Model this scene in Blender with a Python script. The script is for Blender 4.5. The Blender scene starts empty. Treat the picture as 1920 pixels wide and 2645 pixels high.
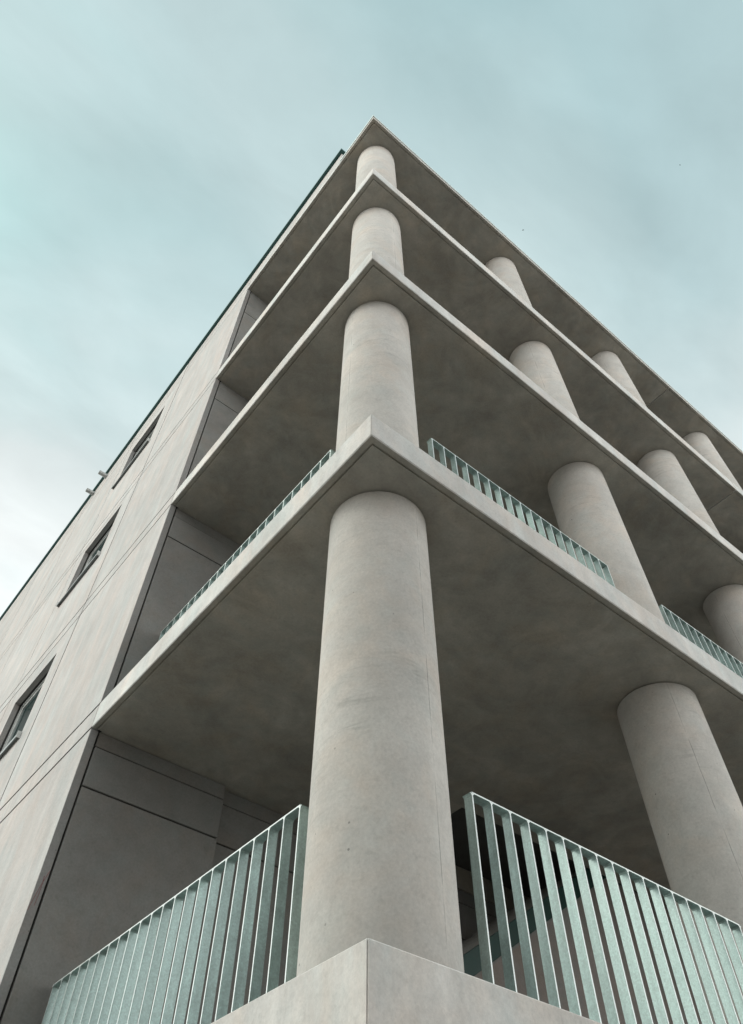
import bpy, bmesh, math, random
from mathutils import Vector, Matrix
random.seed(7)
rad = math.radians
S = bpy.context.scene
COL = S.collection

# ------------------------------------------------------------------ camera
cam = bpy.data.cameras.new('camera')
cam.sensor_fit = 'HORIZONTAL'; cam.sensor_width = 36.0
cam.lens = 36.0 * 1944.2 / 1920.0
cam.clip_start = 0.05; cam.clip_end = 3000
co = bpy.data.objects.new('camera', cam); COL.objects.link(co)
YAW, PITCH, ROLL = 0.8912, 0.9143, 0.0055
fw = Vector((math.cos(PITCH)*math.cos(YAW), math.cos(PITCH)*math.sin(YAW), math.sin(PITCH)))
rt = fw.cross(Vector((0, 0, 1))).normalized(); up = rt.cross(fw)
r2 = rt*math.cos(ROLL) + up*math.sin(ROLL); u2 = -rt*math.sin(ROLL) + up*math.cos(ROLL)
M = Matrix((r2, u2, -fw)).transposed().to_4x4()
M.translation = Vector((-1.5935, -1.9803, -1.0771))
co.matrix_world = M
S.camera = co

# ------------------------------------------------------------------ sky and sun
SUN_DIR = Vector((-0.80, 0.42, 0.80)).normalized()      # towards the veiled sun
sun_el = math.asin(SUN_DIR.z); sun_az = math.atan2(SUN_DIR.x, SUN_DIR.y)
w = bpy.data.worlds.new('World'); S.world = w; w.use_nodes = True
nt = w.node_tree; nt.nodes.clear()
def N(t, **kw):
    n = nt.nodes.new(t)
    for k, v in kw.items(): setattr(n, k, v)
    return n
def K(a, b): nt.links.new(a, b)
out = N('ShaderNodeOutputWorld'); bg = N('ShaderNodeBackground'); bg.inputs[1].default_value = 0.1
K(bg.outputs[0], out.inputs[0])
sky = N('ShaderNodeTexSky', sky_type='NISHITA'); sky.sun_disc = False
sky.sun_elevation = sun_el; sky.sun_rotation = sun_az
sky.air_density = 1.0; sky.dust_density = 1.5; sky.ozone_density = 1.0
SKYLOC = (4.6, 9.7, 0)
tc = N('ShaderNodeTexCoord'); sep = N('ShaderNodeSeparateXYZ'); K(tc.outputs['Generated'], sep.inputs[0])
# overcast veil: whiter towards the horizon, cool grey overhead
el = N('ShaderNodeValToRGB'); K(sep.outputs['Z'], el.inputs[0])
cr = el.color_ramp
cr.elements[0].position = 0.0; cr.elements[0].color = (22.0, 21.5, 20.7, 1)
cr.elements[1].position = 1.0; cr.elements[1].color = (4.35, 5.6, 5.75, 1)
for pos, c3 in ((0.30, (20.0, 19.6, 19.0)), (0.52, (13.6, 13.5, 13.2)), (0.66, (8.7, 9.0, 8.95)), (0.75, (6.6, 7.2, 7.2)), (0.86, (5.5, 6.65, 6.75))):
    e = cr.elements.new(pos); e.color = (*c3, 1)
# clouds as a layer overhead: direction projected on a plane
dv = N('ShaderNodeMath', operation='MAXIMUM'); dv.inputs[1].default_value = 0.12; K(sep.outputs['Z'], dv.inputs[0])
cx = N('ShaderNodeMath', operation='DIVIDE'); cy = N('ShaderNodeMath', operation='DIVIDE')
K(sep.outputs['X'], cx.inputs[0]); K(dv.outputs[0], cx.inputs[1]); K(sep.outputs['Y'], cy.inputs[0]); K(dv.outputs[0], cy.inputs[1])
cb = N('ShaderNodeCombineXYZ'); K(cx.outputs[0], cb.inputs[0]); K(cy.outputs[0], cb.inputs[1])
mp = N('ShaderNodeMapping'); K(cb.outputs[0], mp.inputs[0]); mp.inputs['Rotation'].default_value = (0, 0, rad(40)); mp.inputs['Scale'].default_value = (0.9, 1.6, 1)
mp.inputs['Location'].default_value = SKYLOC
no = N('ShaderNodeTexNoise'); no.inputs['Scale'].default_value = 1.7; no.inputs['Detail'].default_value = 6; no.inputs['Roughness'].default_value = 0.45; no.inputs['Distortion'].default_value = 0.25
K(mp.outputs[0], no.inputs['Vector'])
cov = N('ShaderNodeMapRange'); K(no.outputs['Fac'], cov.inputs[0])
cov.inputs[1].default_value = 0.36; cov.inputs[2].default_value = 0.60; cov.inputs[3].default_value = 0.74; cov.inputs[4].default_value = 1.0
# clear sky, through thin veil
tint = N('ShaderNodeMix', data_type='RGBA', blend_type='MULTIPLY'); tint.inputs[0].default_value = 1.0
K(sky.outputs[0], tint.inputs[6]); tint.inputs[7].default_value = (0.95, 2.10, 1.42, 1)
mx = N('ShaderNodeMix', data_type='RGBA'); K(cov.outputs[0], mx.inputs[0]); K(tint.outputs[2], mx.inputs[6]); K(el.outputs[0], mx.inputs[7])
# soft light and dark in the cloud itself
n2 = N('ShaderNodeTexNoise'); n2.inputs['Scale'].default_value = 3.6; n2.inputs['Detail'].default_value = 8; n2.inputs['Roughness'].default_value = 0.55; n2.inputs['Distortion'].default_value = 0.3
K(mp.outputs[0], n2.inputs['Vector'])
sh = N('ShaderNodeMapRange'); K(n2.outputs['Fac'], sh.inputs[0])
sh.inputs[1].default_value = 0.3; sh.inputs[2].default_value = 0.7; sh.inputs[3].default_value = 0.96; sh.inputs[4].default_value = 1.15
vm = N('ShaderNodeVectorMath', operation='SCALE'); K(mx.outputs[2], vm.inputs[0]); K(sh.outputs[0], vm.inputs['Scale'])
K(vm.outputs[0], bg.inputs[0])

sl = bpy.data.lights.new('sun', 'SUN'); sl.energy = 0.95; sl.angle = rad(40); sl.color = (1.0, 0.91, 0.83)
so = bpy.data.objects.new('sun', sl); COL.objects.link(so); so.location = (-20, 10, 30)
so.rotation_euler = (-SUN_DIR).to_track_quat('-Z', 'Y').to_euler()

S.view_settings.view_transform = 'Standard'; S.view_settings.look = 'None'
S.view_settings.exposure = 0.16; S.view_settings.gamma = 1.0
S.view_settings.use_curve_mapping = False

# ------------------------------------------------------------------ materials
def new_mat(name):
    m = bpy.data.materials.new(name); m.use_nodes = True
    t = m.node_tree; t.nodes.clear()
    o = t.nodes.new('ShaderNodeOutputMaterial'); p = t.nodes.new('ShaderNodeBsdfPrincipled')
    t.links.new(p.outputs[0], o.inputs[0])
    return m, t, p

class G:
    """small node-graph helper"""
    def __init__(s, t): s.t = t
    def n(s, typ, **kw):
        x = s.t.nodes.new(typ)
        for k, v in kw.items(): setattr(x, k, v)
        return x
    def put(s, sock, v):
        if isinstance(v, bpy.types.NodeSocket): s.t.links.new(v, sock)
        else: sock.default_value = v
    def math(s, op, a, b=0.0, c=None, clamp=False):
        x = s.n('ShaderNodeMath', operation=op, use_clamp=clamp)
        s.put(x.inputs[0], a); s.put(x.inputs[1], b)
        if c is not None: s.put(x.inputs[2], c)
        return x.outputs[0]
    def mapr(s, v, a, b, c, d, clamp=True):
        x = s.n('ShaderNodeMapRange', clamp=clamp)
        s.put(x.inputs[0], v)
        for i, q in enumerate((a, b, c, d)): s.put(x.inputs[i+1], q)
        return x.outputs[0]
    def noise(s, vec, scale, detail=4, rough=.55, dist=0.0):
        x = s.n('ShaderNodeTexNoise'); s.put(x.inputs['Vector'], vec)
        x.inputs['Scale'].default_value = scale; x.inputs['Detail'].default_value = detail
        x.inputs['Roughness'].default_value = rough; x.inputs['Distortion'].default_value = dist
        return x.outputs['Fac']
    def mapping(s, vec, scale=(1, 1, 1), rot=(0, 0, 0)):
        x = s.n('ShaderNodeMapping'); s.put(x.inputs[0], vec); x.inputs['Scale'].default_value = scale; x.inputs['Rotation'].default_value = rot
        return x.outputs[0]
    def mix(s, f, a, b, mode='MIX'):
        x = s.n('ShaderNodeMix', data_type='RGBA', blend_type=mode)
        s.put(x.inputs[0], f); s.put(x.inputs[6], a); s.put(x.inputs[7], b)
        return x.outputs[2]
    def scale(s, c, f):
        x = s.n('ShaderNodeVectorMath', operation='SCALE'); s.put(x.inputs[0], c); s.put(x.inputs['Scale'], f)
        return x.outputs[0]

def concrete(name, col, warm, cool, mott=0.14, hue=0.5, streak=0.0, pores=0.5, seam=False, rub=0.0, objvar=0.05, bump=0.25, rough=0.85, blotch=0.0):
    m, t, p = new_mat(name); g = G(t)
    tcn = g.n('ShaderNodeTexCoord'); oi = g.n('ShaderNodeObjectInfo')
    off = g.n('ShaderNodeCombineXYZ')
    g.put(off.inputs[0], g.math('MULTIPLY', oi.outputs['Random'], 37.0)); g.put(off.inputs[1], g.math('MULTIPLY', oi.outputs['Random'], 91.0)); g.put(off.inputs[2], g.math('MULTIPLY', oi.outputs['Random'], 17.0))
    va = g.n('ShaderNodeVectorMath', operation='ADD'); g.put(va.inputs[0], tcn.outputs['Object']); g.put(va.inputs[1], off.outputs[0])
    P = va.outputs[0]
    big = g.noise(P, 1.1, 5, .55, .4); mid = g.noise(P, 7.0, 7, .62, .2); fine = g.noise(P, 60.0, 5, .75); grit = g.noise(P, 26.0, 3, .6)
    hn = g.noise(P, 2.3, 5, .6, .6); hn2 = g.noise(P, 5.0, 4, .6, .3)
    val = g.mapr(big, .3, .7, 1-mott, 1+mott*.6)
    val = g.math('MULTIPLY', val, g.mapr(mid, .3, .7, 1-mott*.55, 1+mott*.45))
    val = g.math('MULTIPLY', val, g.mapr(fine, .28, .72, .87, 1.10)); val = g.math('MULTIPLY', val, g.mapr(grit, .56, .74, 1.0, .90))
    val = g.math('MULTIPLY', val, g.mapr(oi.outputs['Random'], 0, 1, 1-objvar, 1+objvar))
    c = g.mix(g.mapr(hn, .46, .70, 0, hue), (*col, 1), (*warm, 1))
    c = g.mix(g.mapr(hn2, .48, .74, 0, hue*.8), c, (*cool, 1))
    if streak:
        st = g.noise(g.mapping(P, (2.6, 2.6, .55)), 1.5, 5, .55, .9)
        st2 = g.noise(g.mapping(P, (7.0, 7.0, 1.3)), 1.3, 4, .6, .6)
        val = g.math('MULTIPLY', val, g.mapr(st, .3, .72, 1-streak, 1+streak*.75))
        val = g.math('MULTIPLY', val, g.mapr(st2, .3, .7, 1-streak*.35, 1+streak*.35))
        hs = g.noise(g.mapping(P, (2.0, 2.0, .6)), 1.1, 5, .6, 1.0)
        c = g.mix(g.mapr(hs, .50, .68, 0, hue), c, (*warm, 1)); c = g.mix(g.mapr(hs, .50, .33, 0, hue), c, (*cool, 1))
    if rub:
        rb = g.noise(g.mapping(P, (2.2, 2.2, 16.0)), 1.5, 6, .65, .8)
        ms = g.mapr(g.noise(P, 1.4, 3, .5), .48, .66, 0, 1)
        val = g.math('MULTIPLY', val, g.math('SUBTRACT', 1.0, g.math('MULTIPLY', g.mapr(rb, .52, .72, 0, rub), ms)))
    if blotch:
        bl = g.noise(g.mapping(P, (1, 1, 1)), .75, 6, .6, 1.6)
        val = g.math('MULTIPLY', val, g.mapr(bl, .36, .66, 1-blotch, 1+blotch))
        b2 = g.noise(P, 1.9, 7, .62, 2.4)
        val = g.math('MULTIPLY', val, g.mapr(b2, .40, .68, 1-blotch*.55, 1+blotch*1.0))
    if pores:
        vo = g.n('ShaderNodeTexVoronoi', feature='F1'); g.put(vo.inputs['Vector'], P); vo.inputs['Scale'].default_value = 11.0
        sp = g.n('ShaderNodeSeparateColor'); g.put(sp.inputs[0], vo.outputs['Color'])
        size = g.mapr(sp.outputs[0], .45, 1.0, 0.0, .066)
        hole = g.math('LESS_THAN', vo.outputs['Distance'], size)
        val = g.math('MULTIPLY', val, g.math('SUBTRACT', 1.0, g.math('MULTIPLY', hole, g.mapr(sp.outputs[1], 0, 1, pores*.25, pores))))
    hgt = g.math('ADD', g.math('MULTIPLY', mid, .6), g.math('MULTIPLY', fine, .35))
    if seam:
        sx = g.n('ShaderNodeSeparateXYZ'); g.put(sx.inputs[0], tcn.outputs['Object'])
        ang = g.math('ARCTAN2', sx.outputs[1], sx.outputs[0])
        wob = g.math('MULTIPLY', g.math('SUBTRACT', g.noise(P, 6.0, 3), .5), .02)
        d = g.math('ABSOLUTE', g.math('ADD', ang, wob))
        brk = g.mapr(g.noise(g.mapping(P, (1, 1, 5)), 1.0, 3), .42, .58, .1, 1)
        ln = g.math('MULTIPLY', g.mapr(d, .004, .012, 1, 0), brk)
        halo = g.mapr(d, 0, .10, .07, 0)
        val = g.math('MULTIPLY', val, g.math('SUBTRACT', 1.0, g.math('MULTIPLY', ln, .45)))
        val = g.math('MULTIPLY', val, g.math('ADD', 1.0, halo))
        hgt = g.math('SUBTRACT', hgt, g.math('MULTIPLY', ln, .8))
    c = g.scale(c, val)
    g.put(p.inputs['Base Color'], c); p.inputs['Roughness'].default_value = rough
    p.inputs['Specular IOR Level'].default_value = .3
    b = g.n('ShaderNodeBump'); b.inputs['Strength'].default_value = bump; b.inputs['Distance'].default_value = .004
    g.put(b.inputs['Height'], hgt); g.put(p.inputs['Normal'], b.outputs[0])
    return m

def metal(name, col, metallic, rough, var=.2, sp_scale=60):
    m, t, p = new_mat(name); g = G(t)
    tcn = g.n('ShaderNodeTexCoord'); oi = g.n('ShaderNodeObjectInfo')
    va = g.n('ShaderNodeVectorMath', operation='ADD'); g.put(va.inputs[0], tcn.outputs['Object'])
    off = g.n('ShaderNodeCombineXYZ'); g.put(off.inputs[0], g.math('MULTIPLY', oi.outputs['Random'], 41.0)); g.put(off.inputs[2], g.math('MULTIPLY', oi.outputs['Random'], 23.0))
    g.put(va.inputs[1], off.outputs[0]); P = va.outputs[0]
    vo = g.n('ShaderNodeTexVoronoi'); g.put(vo.inputs['Vector'], P); vo.inputs['Scale'].default_value = sp_scale
    sp = g.n('ShaderNodeSeparateColor'); g.put(sp.inputs[0], vo.outputs['Color'])
    big = g.noise(P, 5.0, 6, .65, .4); fine = g.noise(P, 140, 3, .7); drip = g.noise(g.mapping(P, (30, 30, 2)), 1.0, 5, .6)
    v = g.math('MULTIPLY', g.mapr(big, .3, .7, 1-var, 1+var*.7), g.mapr(sp.outputs[0], 0, 1, 1-var*.35, 1+var*.35))
    v = g.math('MULTIPLY', v, g.mapr(fine, .3, .7, 1-var*.4, 1+var*.4)); v = g.math('MULTIPLY', v, g.mapr(drip, .3, .7, 1-var*.5, 1+var*.4))
    v = g.math('MULTIPLY', v, g.mapr(oi.outputs['Random'], 0, 1, 1-var*.3, 1+var*.3))
    g.put(p.inputs['Base Color'], g.scale((*col,), v))
    p.inputs['Metallic'].default_value = metallic
    g.put(p.inputs['Roughness'], g.mapr(big, .3, .7, rough-.08, rough+.1))
    b = g.n('ShaderNodeBump'); b.inputs['Strength'].default_value = .15; b.inputs['Distance'].default_value = .002
    g.put(b.inputs['Height'], g.math('ADD', big, fine)); g.put(p.inputs['Normal'], b.outputs[0])
    return m

def plain(name, col, rough=.5, metallic=0.0, spec=.5):
    m, t, p = new_mat(name); g = G(t)
    tcn = g.n('ShaderNodeTexCoord'); n = g.noise(tcn.outputs['Object'], 18, 5, .6)
    g.put(p.inputs['Base Color'], g.scale((*col,), g.mapr(n, .3, .7, .88, 1.1)))
    p.inputs['Roughness'].default_value = rough; p.inputs['Metallic'].default_value = metallic; p.inputs['Specular IOR Level'].default_value = spec
    return m

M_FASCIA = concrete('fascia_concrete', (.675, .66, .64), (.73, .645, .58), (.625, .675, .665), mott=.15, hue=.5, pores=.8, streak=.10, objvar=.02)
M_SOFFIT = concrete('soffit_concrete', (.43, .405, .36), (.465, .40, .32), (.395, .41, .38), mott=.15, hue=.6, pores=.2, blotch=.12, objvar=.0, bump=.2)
M_FLOOR = concrete('floor_screed', (.15, .145, .138), (.165, .145, .125), (.135, .15, .15), mott=.15, hue=.5, pores=0, objvar=.02)
M_COLUMN = concrete('column_concrete', (.58, .555, .525), (.66, .56, .48), (.54, .57, .55), mott=.14, hue=.45, pores=.95, seam=True, rub=.26, objvar=.04)
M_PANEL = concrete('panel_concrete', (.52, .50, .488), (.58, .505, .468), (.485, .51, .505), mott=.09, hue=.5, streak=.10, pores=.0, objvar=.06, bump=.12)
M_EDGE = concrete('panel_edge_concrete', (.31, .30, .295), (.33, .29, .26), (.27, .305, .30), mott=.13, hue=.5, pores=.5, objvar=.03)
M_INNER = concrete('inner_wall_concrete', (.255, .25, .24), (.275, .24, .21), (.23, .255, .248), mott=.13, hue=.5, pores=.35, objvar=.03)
M_BROWN = concrete('stair_wall_plaster', (.28, .25, .235), (.30, .245, .21), (.23, .265, .26), mott=.1, hue=.6, pores=0, objvar=.02)
M_JOINT = plain('joint_sealant', (.035, .035, .034), .9)
M_GAP = plain('shadow_gap_filler', (.075, .073, .07), .9)
M_SHAFT = plain('stairwell_shade', (.035, .03, .03), .9)  # near black: the shade inside the shaft is put into the colour
M_GALV = metal('galvanised_steel', (.49, .625, .605), .45, .42, var=.24, sp_scale=110)
M_LIT_EDGE = metal('steel_lit_edge', (.74, .80, .79), .3, .35, var=.08, sp_scale=90)  # outward bar edges painted paler, as if catching the sky light
M_FLASH = metal('roof_flashing', (.66, .73, .72), .25, .45, var=.05, sp_scale=8)
M_CAP = metal('parapet_cap', (.045, .125, .12), .25, .45, var=.15)
M_STRINGER = metal('stair_stringer_steel', (.009, .048, .041), .1, .5, var=.15)
M_FRAME = plain('window_frame', (.50, .51, .50), .4, .2)
M_SILL = metal('window_sill_metal', (.22, .24, .24), .5, .4, var=.1)
M_SPOUT = metal('spout_metal', (.36, .37, .36), .4, .5, var=.15)
M_RED = plain('red_chalk', (.30, .05, .06), .9)
M_BIRD = plain('dark_plumage', (.03, .032, .035), .8)
m, t, p = new_mat('window_glass')
p.inputs['Base Color'].default_value = (.03, .055, .055, 1); p.inputs['Roughness'].default_value = .04; p.inputs['Specular IOR Level'].default_value = .6
M_GLASS = m
M_GROUND = concrete('street_paving', (.27, .262, .25), (.29, .26, .23), (.25, .262, .26), mott=.2, hue=.5, pores=0, objvar=0)
M_BRICK = concrete('dark_brick', (.12, .085, .07), (.14, .085, .065), (.10, .085, .08), mott=.25, hue=.6, pores=0, objvar=.02)
M_ROOF = plain('slate_roof', (.06, .062, .068), .7)

# ------------------------------------------------------------------ mesh helpers
def link(name, me, mats, parent=None):
    o = bpy.data.objects.new(name, me); COL.objects.link(o)
    if parent is not None: o.parent = parent
    if mats and not me.materials:
        for mm in (mats if isinstance(mats, (list, tuple)) else [mats]): me.materials.append(mm)
    return o
def mesh(name, vs, fs, mi=None, smooth=False):
    me = bpy.data.meshes.new(name); me.from_pydata([tuple(v) for v in vs], [], fs); 
    if mi: me.polygons.foreach_set('material_index', mi)
    bm = bmesh.new(); bm.from_mesh(me); bmesh.ops.recalc_face_normals(bm, faces=bm.faces)
    bm.to_mesh(me); bm.free()
    if smooth: me.polygons.foreach_set('use_smooth', [True]*len(me.polygons))
    me.update(); return me
def box_me(name, a, b, bev=0.0):
    bm = bmesh.new()
    bmesh.ops.create_cube(bm, size=1)
    for v in bm.verts:
        v.co = Vector([(a[i]+b[i])/2 + v.co[i]*(b[i]-a[i]) for i in range(3)])
    if bev: bmesh.ops.bevel(bm, geom=list(bm.edges), offset=bev, segments=1, affect='EDGES')
    me = bpy.data.meshes.new(name); bm.to_mesh(me); bm.free(); return me
def box(name, a, b, mat, parent, bev=0.0): return link(name, box_me(name, a, b, bev), mat, parent)
def boxes(name, lst, mat, parent):
    vs, fs = [], []
    for a, b in lst:
        o = len(vs)
        vs += [(a[0], a[1], a[2]), (b[0], a[1], a[2]), (b[0], b[1], a[2]), (a[0], b[1], a[2]), (a[0], a[1], b[2]), (b[0], a[1], b[2]), (b[0], b[1], b[2]), (a[0], b[1], b[2])]
        fs += [tuple(i+o for i in f) for f in ((0, 3, 2, 1), (4, 5, 6, 7), (0, 1, 5, 4), (1, 2, 6, 5), (2, 3, 7, 6), (3, 0, 4, 7))]
    return link(name, mesh(name, vs, fs), mat, parent)
def prism_y(name, prof, y0, y1, mat, parent):
    n = len(prof)
    vs = [(x, y0, z) for x, z in prof] + [(x, y1, z) for x, z in prof]
    fs = [tuple(range(n)), tuple(range(2*n-1, n-1, -1))] + [(i, (i+1) % n, n+(i+1) % n, n+i) for i in range(n)]
    return link(name, mesh(name, vs, fs), mat, parent)

# ------------------------------------------------------------------ dimensions (metres)
GZ = -2.70                       # street level
SLABS = [(-0.264, 0.0), (3.036, 3.300), (6.330, 6.575), (9.640, 9.905), (13.400, 13.530)]
L = 3.923                        # where the loggias end and the flat facade begins
FAR = 17.60                      # far end of the flat facade
XE = 17.0                        # end of the colonnade side
JX = 8.240                       # joint across the slabs
CX, CY, CR, CD = 0.527, 0.5706, 0.336, 3.1038
PT = 14.10                       # parapet top

# ground
gm = box_me('ground', (-400, -400, GZ-1), (400, 400, GZ))
gr = link('ground', gm, M_GROUND); gr['kind'] = 'structure'

B = bpy.data.objects.new('concrete_building', None); COL.objects.link(B)
B.location = (0, 0, 0)
B['label'] = 'grey concrete corner building with round columns between thin floor slabs and galvanised balcony railings'
B['category'] = 'building'

# ------------------------------------------------------------------ floor slabs
def slab(zb, zt, x0, x1, corner, hole=None, notch=.005, gd=.014):
    ch = .007
    prof = [(ch, zt), (0, zt-ch), (0, zb+ch), (ch, zb), (.044, zb), (.047, zb+gd), (.057, zb+gd), (.060, zb)]
    ye = FAR-.1
    vs, fs, mi = [], [], []
    def add(v): vs.append(v); return len(vs)-1
    if corner:
        def line(o, z, k):
            n = notch
            # polyline seen from above; the arris is a fine open mitre
            return [add((o, L, z)), add((o, o+n, z)), add((o+n, o+n, z)), add((o+n, o, z)), add((x1, o, z))] if k < 4 else \
                   [add((o, L, z)), add((o, o, z)), add((o, o, z)), add((o, o, z)), add((x1, o, z))]
    else:
        def line(o, z, k): return [add((x0, o, z)), add((x1, o, z))]
    rings = [line(o, z, k) for k, (o, z) in enumerate(prof)]
    for k in range(len(rings)-1):
        a, b = rings[k], rings[k+1]
        for i in range(len(a)-1):
            fs.append((a[i], a[i+1], b[i+1], b[i])); mi.append(0 if k < 3 else 1)
    # top and bottom sheets; behind the facade panels the slab steps back to x = 0.101
    if corner:
        tr, br = rings[0], rings[-1]
        tp = [tr[0], tr[1], tr[2], tr[3], tr[4], add((x1, ye, zt)), add((.101, ye, zt)), add((.101, L, zt))]
        fs.append(tuple(tp)); mi.append(2)
        o = .060
        if hole:
            hx0, hx1, hy0, hy1 = hole
            q = lambda a, b, c, d: [add((a, c, zb)), add((b, c, zb)), add((b, d, zb)), add((a, d, zb))]
            for f in (q(o, x1, o, hy0), q(o, hx0, hy0, L), q(.101, hx0, L, hy1), q(hx1, x1, hy0, hy1), q(.101, x1, hy1, ye)):
                fs.append(tuple(f)); mi.append(1)
            for (xa, ya), (xb, yb) in (((hx0, hy0), (hx1, hy0)), ((hx1, hy0), (hx1, hy1)), ((hx1, hy1), (hx0, hy1)), ((hx0, hy1), (hx0, hy0))):
                fs.append((add((xa, ya, zb)), add((xb, yb, zb)), add((xb, yb, zt-.01)), add((xa, ya, zt-.01)))); mi.append(1)
        else:
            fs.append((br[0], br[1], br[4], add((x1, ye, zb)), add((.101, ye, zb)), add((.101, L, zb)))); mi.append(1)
        # end face towards the facade band
        fs.append(tuple([r[0] for r in rings] + [add((.101, L, zb)), add((.101, L, zt))])); mi.append(0)
        fs.append(tuple([r[4] for r in rings] + [add((x1, ye, zb)), add((x1, ye, zt))])); mi.append(0)
    else:
        tr, br = rings[0], rings[-1]
        fs.append((tr[0], tr[1], add((x1, ye, zt)), add((x0, ye, zt)))); mi.append(2)
        fs.append((br[0], br[1], add((x1, ye, zb)), add((x0, ye, zb)))); mi.append(1)
        fs.append(tuple([r[0] for r in rings] + [add((x0, ye, zb)), add((x0, ye, zt))])); mi.append(0)
        fs.append(tuple([r[1] for r in rings] + [add((x1, ye, zb)), add((x1, ye, zt))])); mi.append(0)
    me = bpy.data.meshes.new('floor_slab'); me.from_pydata(vs, [], fs)
    me.polygons.foreach_set('material_index', mi)
    bm = bmesh.new(); bm.from_mesh(me)
    bmesh.ops.remove_doubles(bm, verts=bm.verts, dist=1e-5); bmesh.ops.dissolve_degenerate(bm, edges=bm.edges, dist=1e-5)
    bmesh.ops.recalc_face_normals(bm, faces=bm.faces); bm.to_mesh(me); bm.free()
    return me
HOLE = (3.42, 6.30, 2.775, 3.99)
for i, (zb, zt) in enumerate(SLABS):
    nm = 'roof_slab' if i == 4 else 'floor_slab'
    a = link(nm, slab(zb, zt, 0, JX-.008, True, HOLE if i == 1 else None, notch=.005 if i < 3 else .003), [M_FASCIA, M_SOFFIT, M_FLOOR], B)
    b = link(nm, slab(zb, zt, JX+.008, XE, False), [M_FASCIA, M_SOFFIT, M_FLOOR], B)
    if i == 0: a['label'] = 'lowest slab with an open mitre joint down its corner'

# ------------------------------------------------------------------ columns
def column_mesh(h):
    seg = 96
    prof = [(CR-.02, 0.0), (CR, .012), (CR, h-.014), (CR-.006, h-.010), (CR-.022, h-.009), (CR-.022, h+.004)]
    vs, fs = [], []
    for rr, z in prof:
        vs += [(rr*math.cos(2*math.pi*k/seg), rr*math.sin(2*math.pi*k/seg), z) for k in range(seg)]
    for j in range(len(prof)-1):
        for k in range(seg):
            fs.append((j*seg+k, j*seg+(k+1) % seg, (j+1)*seg+(k+1) % seg, (j+1)*seg+k))
    me = mesh('column', vs, fs, smooth=True)
    bm = bmesh.new(); bm.from_mesh(me)
    for e in bm.edges:
        if len(e.link_faces) == 2 and e.link_faces[0].normal.angle(e.link_faces[1].normal) > rad(30): e.smooth = False
    bm.to_mesh(me); bm.free(); me.materials.append(M_COLUMN); return me
seam_angle = {(0, 0): -80, (1, 0): -176, (2, 0): -88, (3, 0): 172}
lv = [(GZ, SLABS[0][0])] + [(SLABS[i][1], SLABS[i+1][0]) for i in range(4)]
for li, (z0, z1) in enumerate(lv):
    cm = column_mesh(z1-z0)
    for k in range(6):
        c = link('column', cm, None, B)
        c.location = (CX+k*CD, CY, z0)
        c.rotation_euler = (0, 0, rad(seam_angle.get((li-1, k), random.uniform(-200, -60))))

# ------------------------------------------------------------------ flat facade of precast panels
YJ = [L, 6.42, 8.81, 11.39, 13.95, FAR]
g2 = .014                        # half a joint
rows = []                        # (z0, z1, kind)
rows.append((GZ, SLABS[0][0], 'storey'))
for i in range(5):
    zb, zt = SLABS[i]
    if i < 4:
        rows.append((zb, zt, 'band')); rows.append((zt, SLABS[i+1][0], 'storey'))
rows.append((SLABS[4][0], 13.74, 'band')); rows.append((13.74, PT, 'parapet'))
WIN = [(6.885, 8.30, 4.60, 5.95), (6.93, 8.36, 8.06, 9.42), (6.98, 8.42, 11.52, 12.93), (16.55, 17.30, 11.60, 12.98)]
PTK = .072                       # panel thickness
def panel_hole(y0, y1, z0, z1, h):
    hy0, hy1, hz0, hz1 = h; vs = []
    for x in (0.0, PTK):
        vs += [(x, y0, z0), (x, y1, z0), (x, y1, z1), (x, y0, z1), (x, hy0, hz0), (x, hy1, hz0), (x, hy1, hz1), (x, hy0, hz1)]
    fs = []
    for k in range(4):
        n = (k+1) % 4
        fs += [(k, n, 4+n, 4+k), (8+k, 8+n, 12+n, 12+k), (k, n, 8+n, 8+k), (4+k, 4+n, 12+n, 12+k)]
    me = mesh('facade_panel', vs, fs)
    return me
def face_mats(me):
    for f in me.polygons: f.material_index = 0 if f.normal.x < -.5 else 1
for (z0, z1, kind) in rows:
    for j in range(len(YJ)-1):
        y0, y1 = YJ[j] + (g2+.002 if j else .014), YJ[j+1] - (g2+.002 if j < len(YJ)-2 else 0)
        if kind == 'storey' and j == 0: y0 = L
        h = None
        if kind == 'storey':
            for W in WIN:
                if y0 < W[0] and W[1] < y1 and z0 < W[2] and W[3] < z1: h = W
        dx = 0.0
        if h: me = panel_hole(y0, y1, z0+g2, z1-g2, h)
        else: me = box_me('facade_panel', (0, y0, z0+g2), (PTK, y1, z1-g2), .003)
        face_mats(me); link('facade_panel', me, [M_PANEL, M_EDGE], B)
# parapet piece that stands on the roof slab, nearest the corner
box('facade_panel', (0.0, .93, SLABS[4][1]+.002), (PTK, L-.006, PT), M_PANEL, B, .003)
box('parapet_upstand', (PTK+.004, .96, SLABS[4][1]-.02), (.26, FAR-.02, PT-.004), M_INNER, B)
# backing wall, its face deep in the joints, open at the windows
ys = sorted({L+.03, FAR-.03} | {v for W in WIN for v in (W[0]+.002, W[1]-.002)})
zs = sorted({GZ, SLABS[4][1]-.03} | {v for W in WIN for v in (W[2]+.002, W[3]-.002)})
cells = []
for yi in range(len(ys)-1):
    z_run = None
    for zi in range(len(zs)-1):
        ymid, zmid = (ys[yi]+ys[yi+1])/2, (zs[zi]+zs[zi+1])/2
        if any(W[0] < ymid < W[1] and W[2] < zmid < W[3] for W in WIN): continue
        cells.append(((PTK+.003, ys[yi], zs[zi]), (.0995, ys[yi+1], zs[zi+1])))
boxes('backing_wall', cells, M_JOINT, B)
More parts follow.
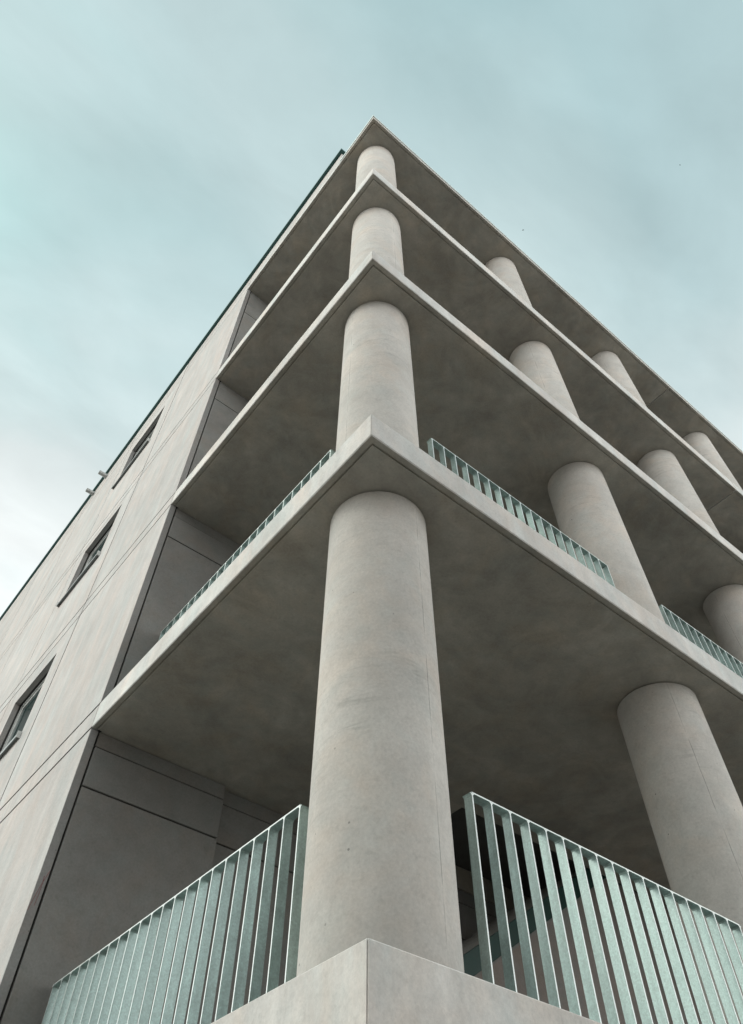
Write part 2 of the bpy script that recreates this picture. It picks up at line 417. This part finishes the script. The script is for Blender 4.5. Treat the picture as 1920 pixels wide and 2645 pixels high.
# window units
def window(W, lab=None):
    y0, y1, z0, z1 = W
    def ring(name, x0, x1, iy, wd, mat, par):
        a, b, c, d = y0+iy, y1-iy, z0+iy, z1-iy
        return boxes(name, [((x0, a, c), (x1, a+wd, d)), ((x0, b-wd, c), (x1, b, d)), ((x0, a+wd, c), (x1, b-wd, c+wd)), ((x0, a+wd, d-wd), (x1, b-wd, d))], mat, par)
    f = ring('window', .100, .160, -.004, .055, M_FRAME, B)
    ring('sash', .112, .155, .056, .055, M_FRAME, f)
    box('pane', (.128, y0+.105, z0+.105), (.140, y1-.105, z1-.105), M_GLASS, f)
    # folded metal sill with upturned end caps
    s = boxes('sill', [((-.045, y0-.035, z0-.012), (.10, y1+.035, z0+.006)), ((-.048, y0-.035, z0-.055), (-.042, y1+.035, z0-.010))], M_SILL, f)
    for ye in (y0-.038, y1+.026):
        box('end_cap', (-.052, ye, z0-.060), (-.001, ye+.012, z0+.030), M_FRAME, f)
for W in WIN: window(W)
# parapet cap and roof flashing
boxes('parapet_cap', [((-.052, .877, PT-.004), (.30, FAR+.05, PT+.035)), ((-.058, .871, PT-.020), (-.050, FAR+.056, PT+.037)), ((-.050, .871, PT-.020), (.30, .879, PT+.037))], M_CAP, B)
boxes('roof_flashing', [((-.014, -.014, SLABS[4][1]-.050), (-.001, .93, SLABS[4][1]+.030)), ((-.001, -.014, SLABS[4][1]-.050), (XE, -.001, SLABS[4][1]+.030)), ((-.001, -.001, SLABS[4][1]+.004), (.4, .93, SLABS[4][1]+.028)), ((.4, -.001, SLABS[4][1]+.004), (XE, .4, SLABS[4][1]+.026))], M_FLASH, B)
# water spouts
def spout(y, z):
    seg = 24; vs, fs = [], []
    prof = [(.10, .055), (-.205, .055), (-.205, .048), (-.06, .048)]
    for x, r in prof: vs += [(x, y+r*math.cos(2*math.pi*k/seg), z+r*math.sin(2*math.pi*k/seg)) for k in range(seg)]
    for j in range(3):
        for k in range(seg): fs.append((j*seg+k, j*seg+(k+1) % seg, (j+1)*seg+(k+1) % seg, (j+1)*seg+k))
    fs.append(tuple(range(3*seg, 4*seg)))
    me = mesh('water_spout', vs, fs, smooth=True)
    me.polygons[-1].use_smooth = False
    sp = link('water_spout', me, M_SPOUT, B)
    vs, fs = [], []
    for x, r in ((-.002, .075), (-.012, .072)):
        vs += [(x, y+r*math.cos(2*math.pi*k/seg), z+r*math.sin(2*math.pi*k/seg)) for k in range(seg)]
    for k in range(seg): fs.append((k, (k+1) % seg, seg+(k+1) % seg, seg+k))
    fs.append(tuple(range(seg, 2*seg)))
    link('collar', mesh('collar', vs, fs), M_SPOUT, sp)
spout(10.25, 13.93); spout(10.93, 13.93)

# ------------------------------------------------------------------ end wall of the loggias (faces the corner)
JZ = [(2.495, 2.880), (5.775, 6.165), (9.080, 9.455), (12.385, 12.760)]
jg = .0075
for i in range(4):
    z0, z1 = SLABS[i][1], SLABS[i+1][0]
    a, b = JZ[i]
    for k, (c, d) in enumerate(((z0, a), (a, b), (b, z1))):
        lo, hi = c + (jg if k else 0), d - (jg if k < 2 else .004)
        rec = .012 if k == 2 else 0
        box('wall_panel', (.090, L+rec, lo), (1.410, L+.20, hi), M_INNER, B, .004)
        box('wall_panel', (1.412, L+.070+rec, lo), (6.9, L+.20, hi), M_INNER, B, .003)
    box('backing_wall', (.092, L+.03, z0), (1.40, L+.21, z1-.002), M_GAP, B)
    box('backing_wall', (1.40, L+.10, z0), (6.9, L+.21, z1-.002), M_GAP, B)
# red chalk scribble on the panel edge
def tube(name, pts, r, mat, parent):
    cu = bpy.data.curves.new(name, 'CURVE'); cu.dimensions = '3D'; cu.bevel_depth = r; cu.bevel_resolution = 1
    sp = cu.splines.new('POLY'); sp.points.add(len(pts)-1)
    for q, v in zip(sp.points, pts): q.co = (*v, 1)
    o = bpy.data.objects.new('tmp', cu); COL.objects.link(o)
    me = bpy.data.meshes.new_from_object(o.evaluated_get(bpy.context.evaluated_depsgraph_get()))
    bpy.data.objects.remove(o); me.materials.clear()
    return link(name, me, mat, parent)
s1 = [(.006+.062*u, L-.001, 1.46+.30*u+.03*math.sin(u*3)) for u in [i/8 for i in range(9)]]
s2 = [(.040+.006*math.sin(u*3), L-.001, 1.50+.22*u) for u in [i/8 for i in range(9)]]
tube('chalk_scribble', s1, .0012, M_RED, B); tube('chalk_scribble', s2, .0012, M_RED, B)

# ------------------------------------------------------------------ rooms behind the loggias
for i in range(1, 4):
    z0, z1 = SLABS[i][1], SLABS[i+1][0]
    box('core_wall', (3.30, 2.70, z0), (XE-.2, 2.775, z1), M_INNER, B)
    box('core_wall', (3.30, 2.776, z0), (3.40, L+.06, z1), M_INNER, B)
# stairwell shaft lining above the opening, and its far end
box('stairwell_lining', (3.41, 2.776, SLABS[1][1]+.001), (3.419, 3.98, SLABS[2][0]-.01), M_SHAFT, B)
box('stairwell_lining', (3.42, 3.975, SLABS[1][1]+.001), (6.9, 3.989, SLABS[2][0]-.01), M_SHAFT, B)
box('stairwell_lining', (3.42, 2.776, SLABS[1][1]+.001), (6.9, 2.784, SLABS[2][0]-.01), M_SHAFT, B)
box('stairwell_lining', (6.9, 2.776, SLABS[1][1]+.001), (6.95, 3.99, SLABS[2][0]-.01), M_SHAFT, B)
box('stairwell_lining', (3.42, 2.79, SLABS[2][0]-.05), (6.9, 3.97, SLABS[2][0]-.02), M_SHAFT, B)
# lowest storey: wall below the stair and beside it
zl = lambda x: 3.02 + .685*(x-5.58)          # underside of the stringer
x_at = lambda z: 5.58 + (z-3.02)/.685
z1b = SLABS[1][0]
prism_y('stair_wall', [(x_at(0)+.02, .001), (XE-.2, .001), (XE-.2, z1b-.002), (x_at(z1b-.03)+.02, z1b-.002), (x_at(z1b-.03)+.02, z1b-.03)], 2.795, 2.90, M_BROWN, B)
prism_y('edge_trim', [(x_at(0), .001), (x_at(0)+.03, .001), (x_at(z1b-.002)+.03, z1b-.002), (x_at(z1b-.002), z1b-.002)], 2.780, 2.795, M_INNER, B)
prism_y('stair_stringer', [(x_at(0)-.28, .002), (x_at(0), .002), (x_at(4.2), 4.2), (x_at(4.2)-.31, 4.2)], 2.788, 2.840, M_STRINGER, B)
# flight of steps
n = 18; rise = 3.3/n; run = rise/.685
prof = []; xs = x_at(0) - .02
for k in range(n): prof += [(xs+k*run, k*rise), (xs+k*run, (k+1)*rise)]
prof += [(xs+n*run, 3.3), (xs+n*run, 3.0), (xs+.35, .001)]
prof = [(x, max(z, .001)) for x, z in prof]
prism_y('stair_flight', prof, 2.842, 3.96, M_INNER, B)

# ------------------------------------------------------------------ ground floor below the first slab, and far sides
zz = SLABS[0][0]
box('ground_floor_wall', (1.3, 1.3, GZ), (XE-.2, 1.5, zz), M_INNER, B)
box('ground_floor_wall', (1.3, 1.502, GZ), (1.5, L+.1, zz), M_INNER, B)
box('ground_floor_wall', (.09, L+.102, GZ), (1.5, L+.25, zz), M_INNER, B)
box('rear_wall', (.09, FAR-.10, GZ), (XE, FAR, PT-.1), M_INNER, B)
box('side_wall', (XE-.2, 2.905, GZ), (XE-.02, FAR-.102, SLABS[4][0]), M_INNER, B)

# ------------------------------------------------------------------ galvanised railings
RH = 1.0395; RD = .056
def railing(z, axis, a0, a1, n, e, lab):
    """flat top bar, flat uprights set across it, bottom bar and end feet"""
    T = .010; bt = .008
    def pt(s, d, h): return (s, e+d, z+h) if axis == 'x' else (e+d, s, z+h)
    def bb(name, s0, s1, d0, d1, h0, h1, par, bev=.0015):
        p, q = pt(s0, d0, h0), pt(s1, d1, h1)
        return box(name, tuple(min(p[i], q[i]) for i in range(3)), tuple(max(p[i], q[i]) for i in range(3)), M_GALV, par, bev)
    top = bb('railing', a0-bt/2, a1+bt/2, 0, RD, RH-T, RH, B)
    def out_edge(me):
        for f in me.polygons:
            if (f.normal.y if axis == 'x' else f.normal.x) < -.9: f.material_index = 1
    top.data.materials.append(M_LIT_EDGE); out_edge(top.data)
    if lab: top['label'] = lab
    bb('bottom_rail', a0, a1, .004, RD-.004, .070, .078, top)
    # one upright, with small weld fillets under the top bar, shared by all copies
    hw = bt/2; F = .012
    outl = [(-hw, 0.0), (hw, 0.0), (hw, RH-T-F), (hw+F*.35, RH-T-F*.35), (hw+F, RH-T+.001), (-hw-F, RH-T+.001), (-hw-F*.35, RH-T-F*.35), (-hw, RH-T-F)]
    vs = []
    for d in (.0005, RD-.0005):
        for s_, h in outl: vs.append((s_, d, h) if axis == 'x' else (d, s_, h))
    k = len(outl)
    fs = [tuple(range(k)), tuple(range(2*k-1, k-1, -1))] + [(i, (i+1) % k, k+(i+1) % k, k+i) for i in range(k)]
    me = mesh('baluster', vs, fs); me.materials.append(M_GALV); me.materials.append(M_LIT_EDGE)
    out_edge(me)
    for i in range(n):
        s = a0 + (a1-a0)*i/(n-1)
        o = link('baluster', me, None, top); o.location = (s, e, z) if axis == 'x' else (e, s, z)
        o.rotation_euler = (0, 0, rad(random.uniform(-.5, .5)))
    return top
RX = [(.927, 3.184), (4.020, 6.277), (7.124, 9.381)]
for z in (SLABS[0][1], SLABS[1][1]):
    for (a, b) in RX: railing(z, 'x', a, b, 18, .331, None)
    railing(z, 'y', .968, 3.862, 22, .333, None)

# ------------------------------------------------------------------ unseen house added behind the viewer to shade the near column
H = bpy.data.objects.new('shade_blocker_house', None); COL.objects.link(H)
H.location = (-4.6, -5.7, GZ); H.rotation_euler = (0, 0, rad(-39))
H['label'] = 'unseen dark brick house with slate gable roof, added to shade the near column'
H['category'] = 'added light blocker'
hw, hd, hh = 5.8, 8.0, 9.6
box('wall', (-hw, -hd, 0), (hw, 0, hh), M_BRICK, H)
def prism_x(name, prof, x0, x1, mat, parent):
    n = len(prof)
    vs = [(x0, y, z) for y, z in prof] + [(x1, y, z) for y, z in prof]
    fs = [tuple(range(n)), tuple(range(2*n-1, n-1, -1))] + [(i, (i+1) % n, n+(i+1) % n, n+i) for i in range(n)]
    return link(name, mesh(name, vs, fs), mat, parent)
prism_x('roof', [(.35, hh+.01), (-hd/2, hh+1.9), (-hd-.35, hh+.01)], -hw-.25, hw+.25, M_ROOF, H)
for fx in (-4.4, -1.5, 1.5, 4.4):
    for fz in (1.0, 4.6):
        if fz < 2 and abs(fx-1.5) < .1:
            d = boxes('door', [((fx-.55, .002, .02), (fx+.55, .07, 2.25))], M_STRINGER, H)
            boxes('handle', [((fx+.36, .072, 1.0), (fx+.42, .12, 1.16))], M_SILL, d); continue
        wf = boxes('window', [((fx-.6, .002, fz), (fx-.52, .06, fz+1.4)), ((fx+.52, .002, fz), (fx+.6, .06, fz+1.4)), ((fx-.52, .002, fz), (fx+.52, .06, fz+.08)), ((fx-.52, .002, fz+1.32), (fx+.52, .06, fz+1.4))], M_FRAME, H)
        boxes('pane', [((fx-.52, .003, fz+.08), (fx+.52, .02, fz+1.32))], M_GLASS, wf)

# ------------------------------------------------------------------ two small birds high above the street
def ray(u, v, d):
    x, y = (u-960)/1944.2, -(v-1322.5)/1944.2
    return M.translation + (r2*x + u2*y + fw).normalized()*d
def bird(u, v, d, span, heading, roll, label):
    r = bpy.data.objects.new('bird', None); COL.objects.link(r)
    r.location = ray(u, v, d); r.rotation_euler = (roll, rad(10), heading); r.scale = (span,)*3
    r['label'] = label; r['category'] = 'bird'; r['group'] = 'birds in the sky'
    prof = [(-.30, .004), (-.22, .03), (-.05, .055), (.10, .06), (.20, .045), (.26, .05), (.31, .035), (.36, .006)]
    seg = 10; vs, fs = [], []
    for x, rr in prof: vs += [(x, rr*math.cos(2*math.pi*k/seg), rr*math.sin(2*math.pi*k/seg)) for k in range(seg)]
    for j in range(len(prof)-1):
        for k in range(seg): fs.append((j*seg+k, j*seg+(k+1) % seg, (j+1)*seg+(k+1) % seg, (j+1)*seg+k))
    fs += [tuple(range(seg)), tuple(range((len(prof)-1)*seg, len(prof)*seg))]
    link('body', mesh('body', vs, fs, smooth=True), M_BIRD, r)
    for s in (-1, 1):
        pl = [(.13, .03), (.16, .22), (.06, .50), (-.04, .40), (-.08, .20), (-.10, .03)]
        zz = [.02, .09, .10, .10, .09, .02]
        vs = [(x, s*y, z) for (x, y), z in zip(pl, zz)] + [(x, s*y, z-.012) for (x, y), z in zip(pl, zz)]
        k = len(pl); fs = [tuple(range(k)), tuple(range(2*k-1, k-1, -1))] + [(i, (i+1) % k, k+(i+1) % k, k+i) for i in range(k)]
        link('wing', mesh('wing', vs, fs), M_BIRD, r)
    vs = [(-.25, -.02, 0), (-.25, .02, 0), (-.42, .07, 0), (-.42, -.07, 0)]; vs += [(x, y, .012) for x, y, z in vs]
    link('tail', mesh('tail', vs, [(0, 1, 2, 3), (7, 6, 5, 4), (0, 1, 5, 4), (1, 2, 6, 5), (2, 3, 7, 6), (3, 0, 4, 7)]), M_BIRD, r)
bird(1351.6, 593.7, 85, .25, rad(30), rad(25), 'small black bird gliding just beyond the roof slab')
bird(1757.5, 425.5, 110, .24, rad(70), rad(-15), 'tiny grey speck of a bird in the open sky away from the roof')
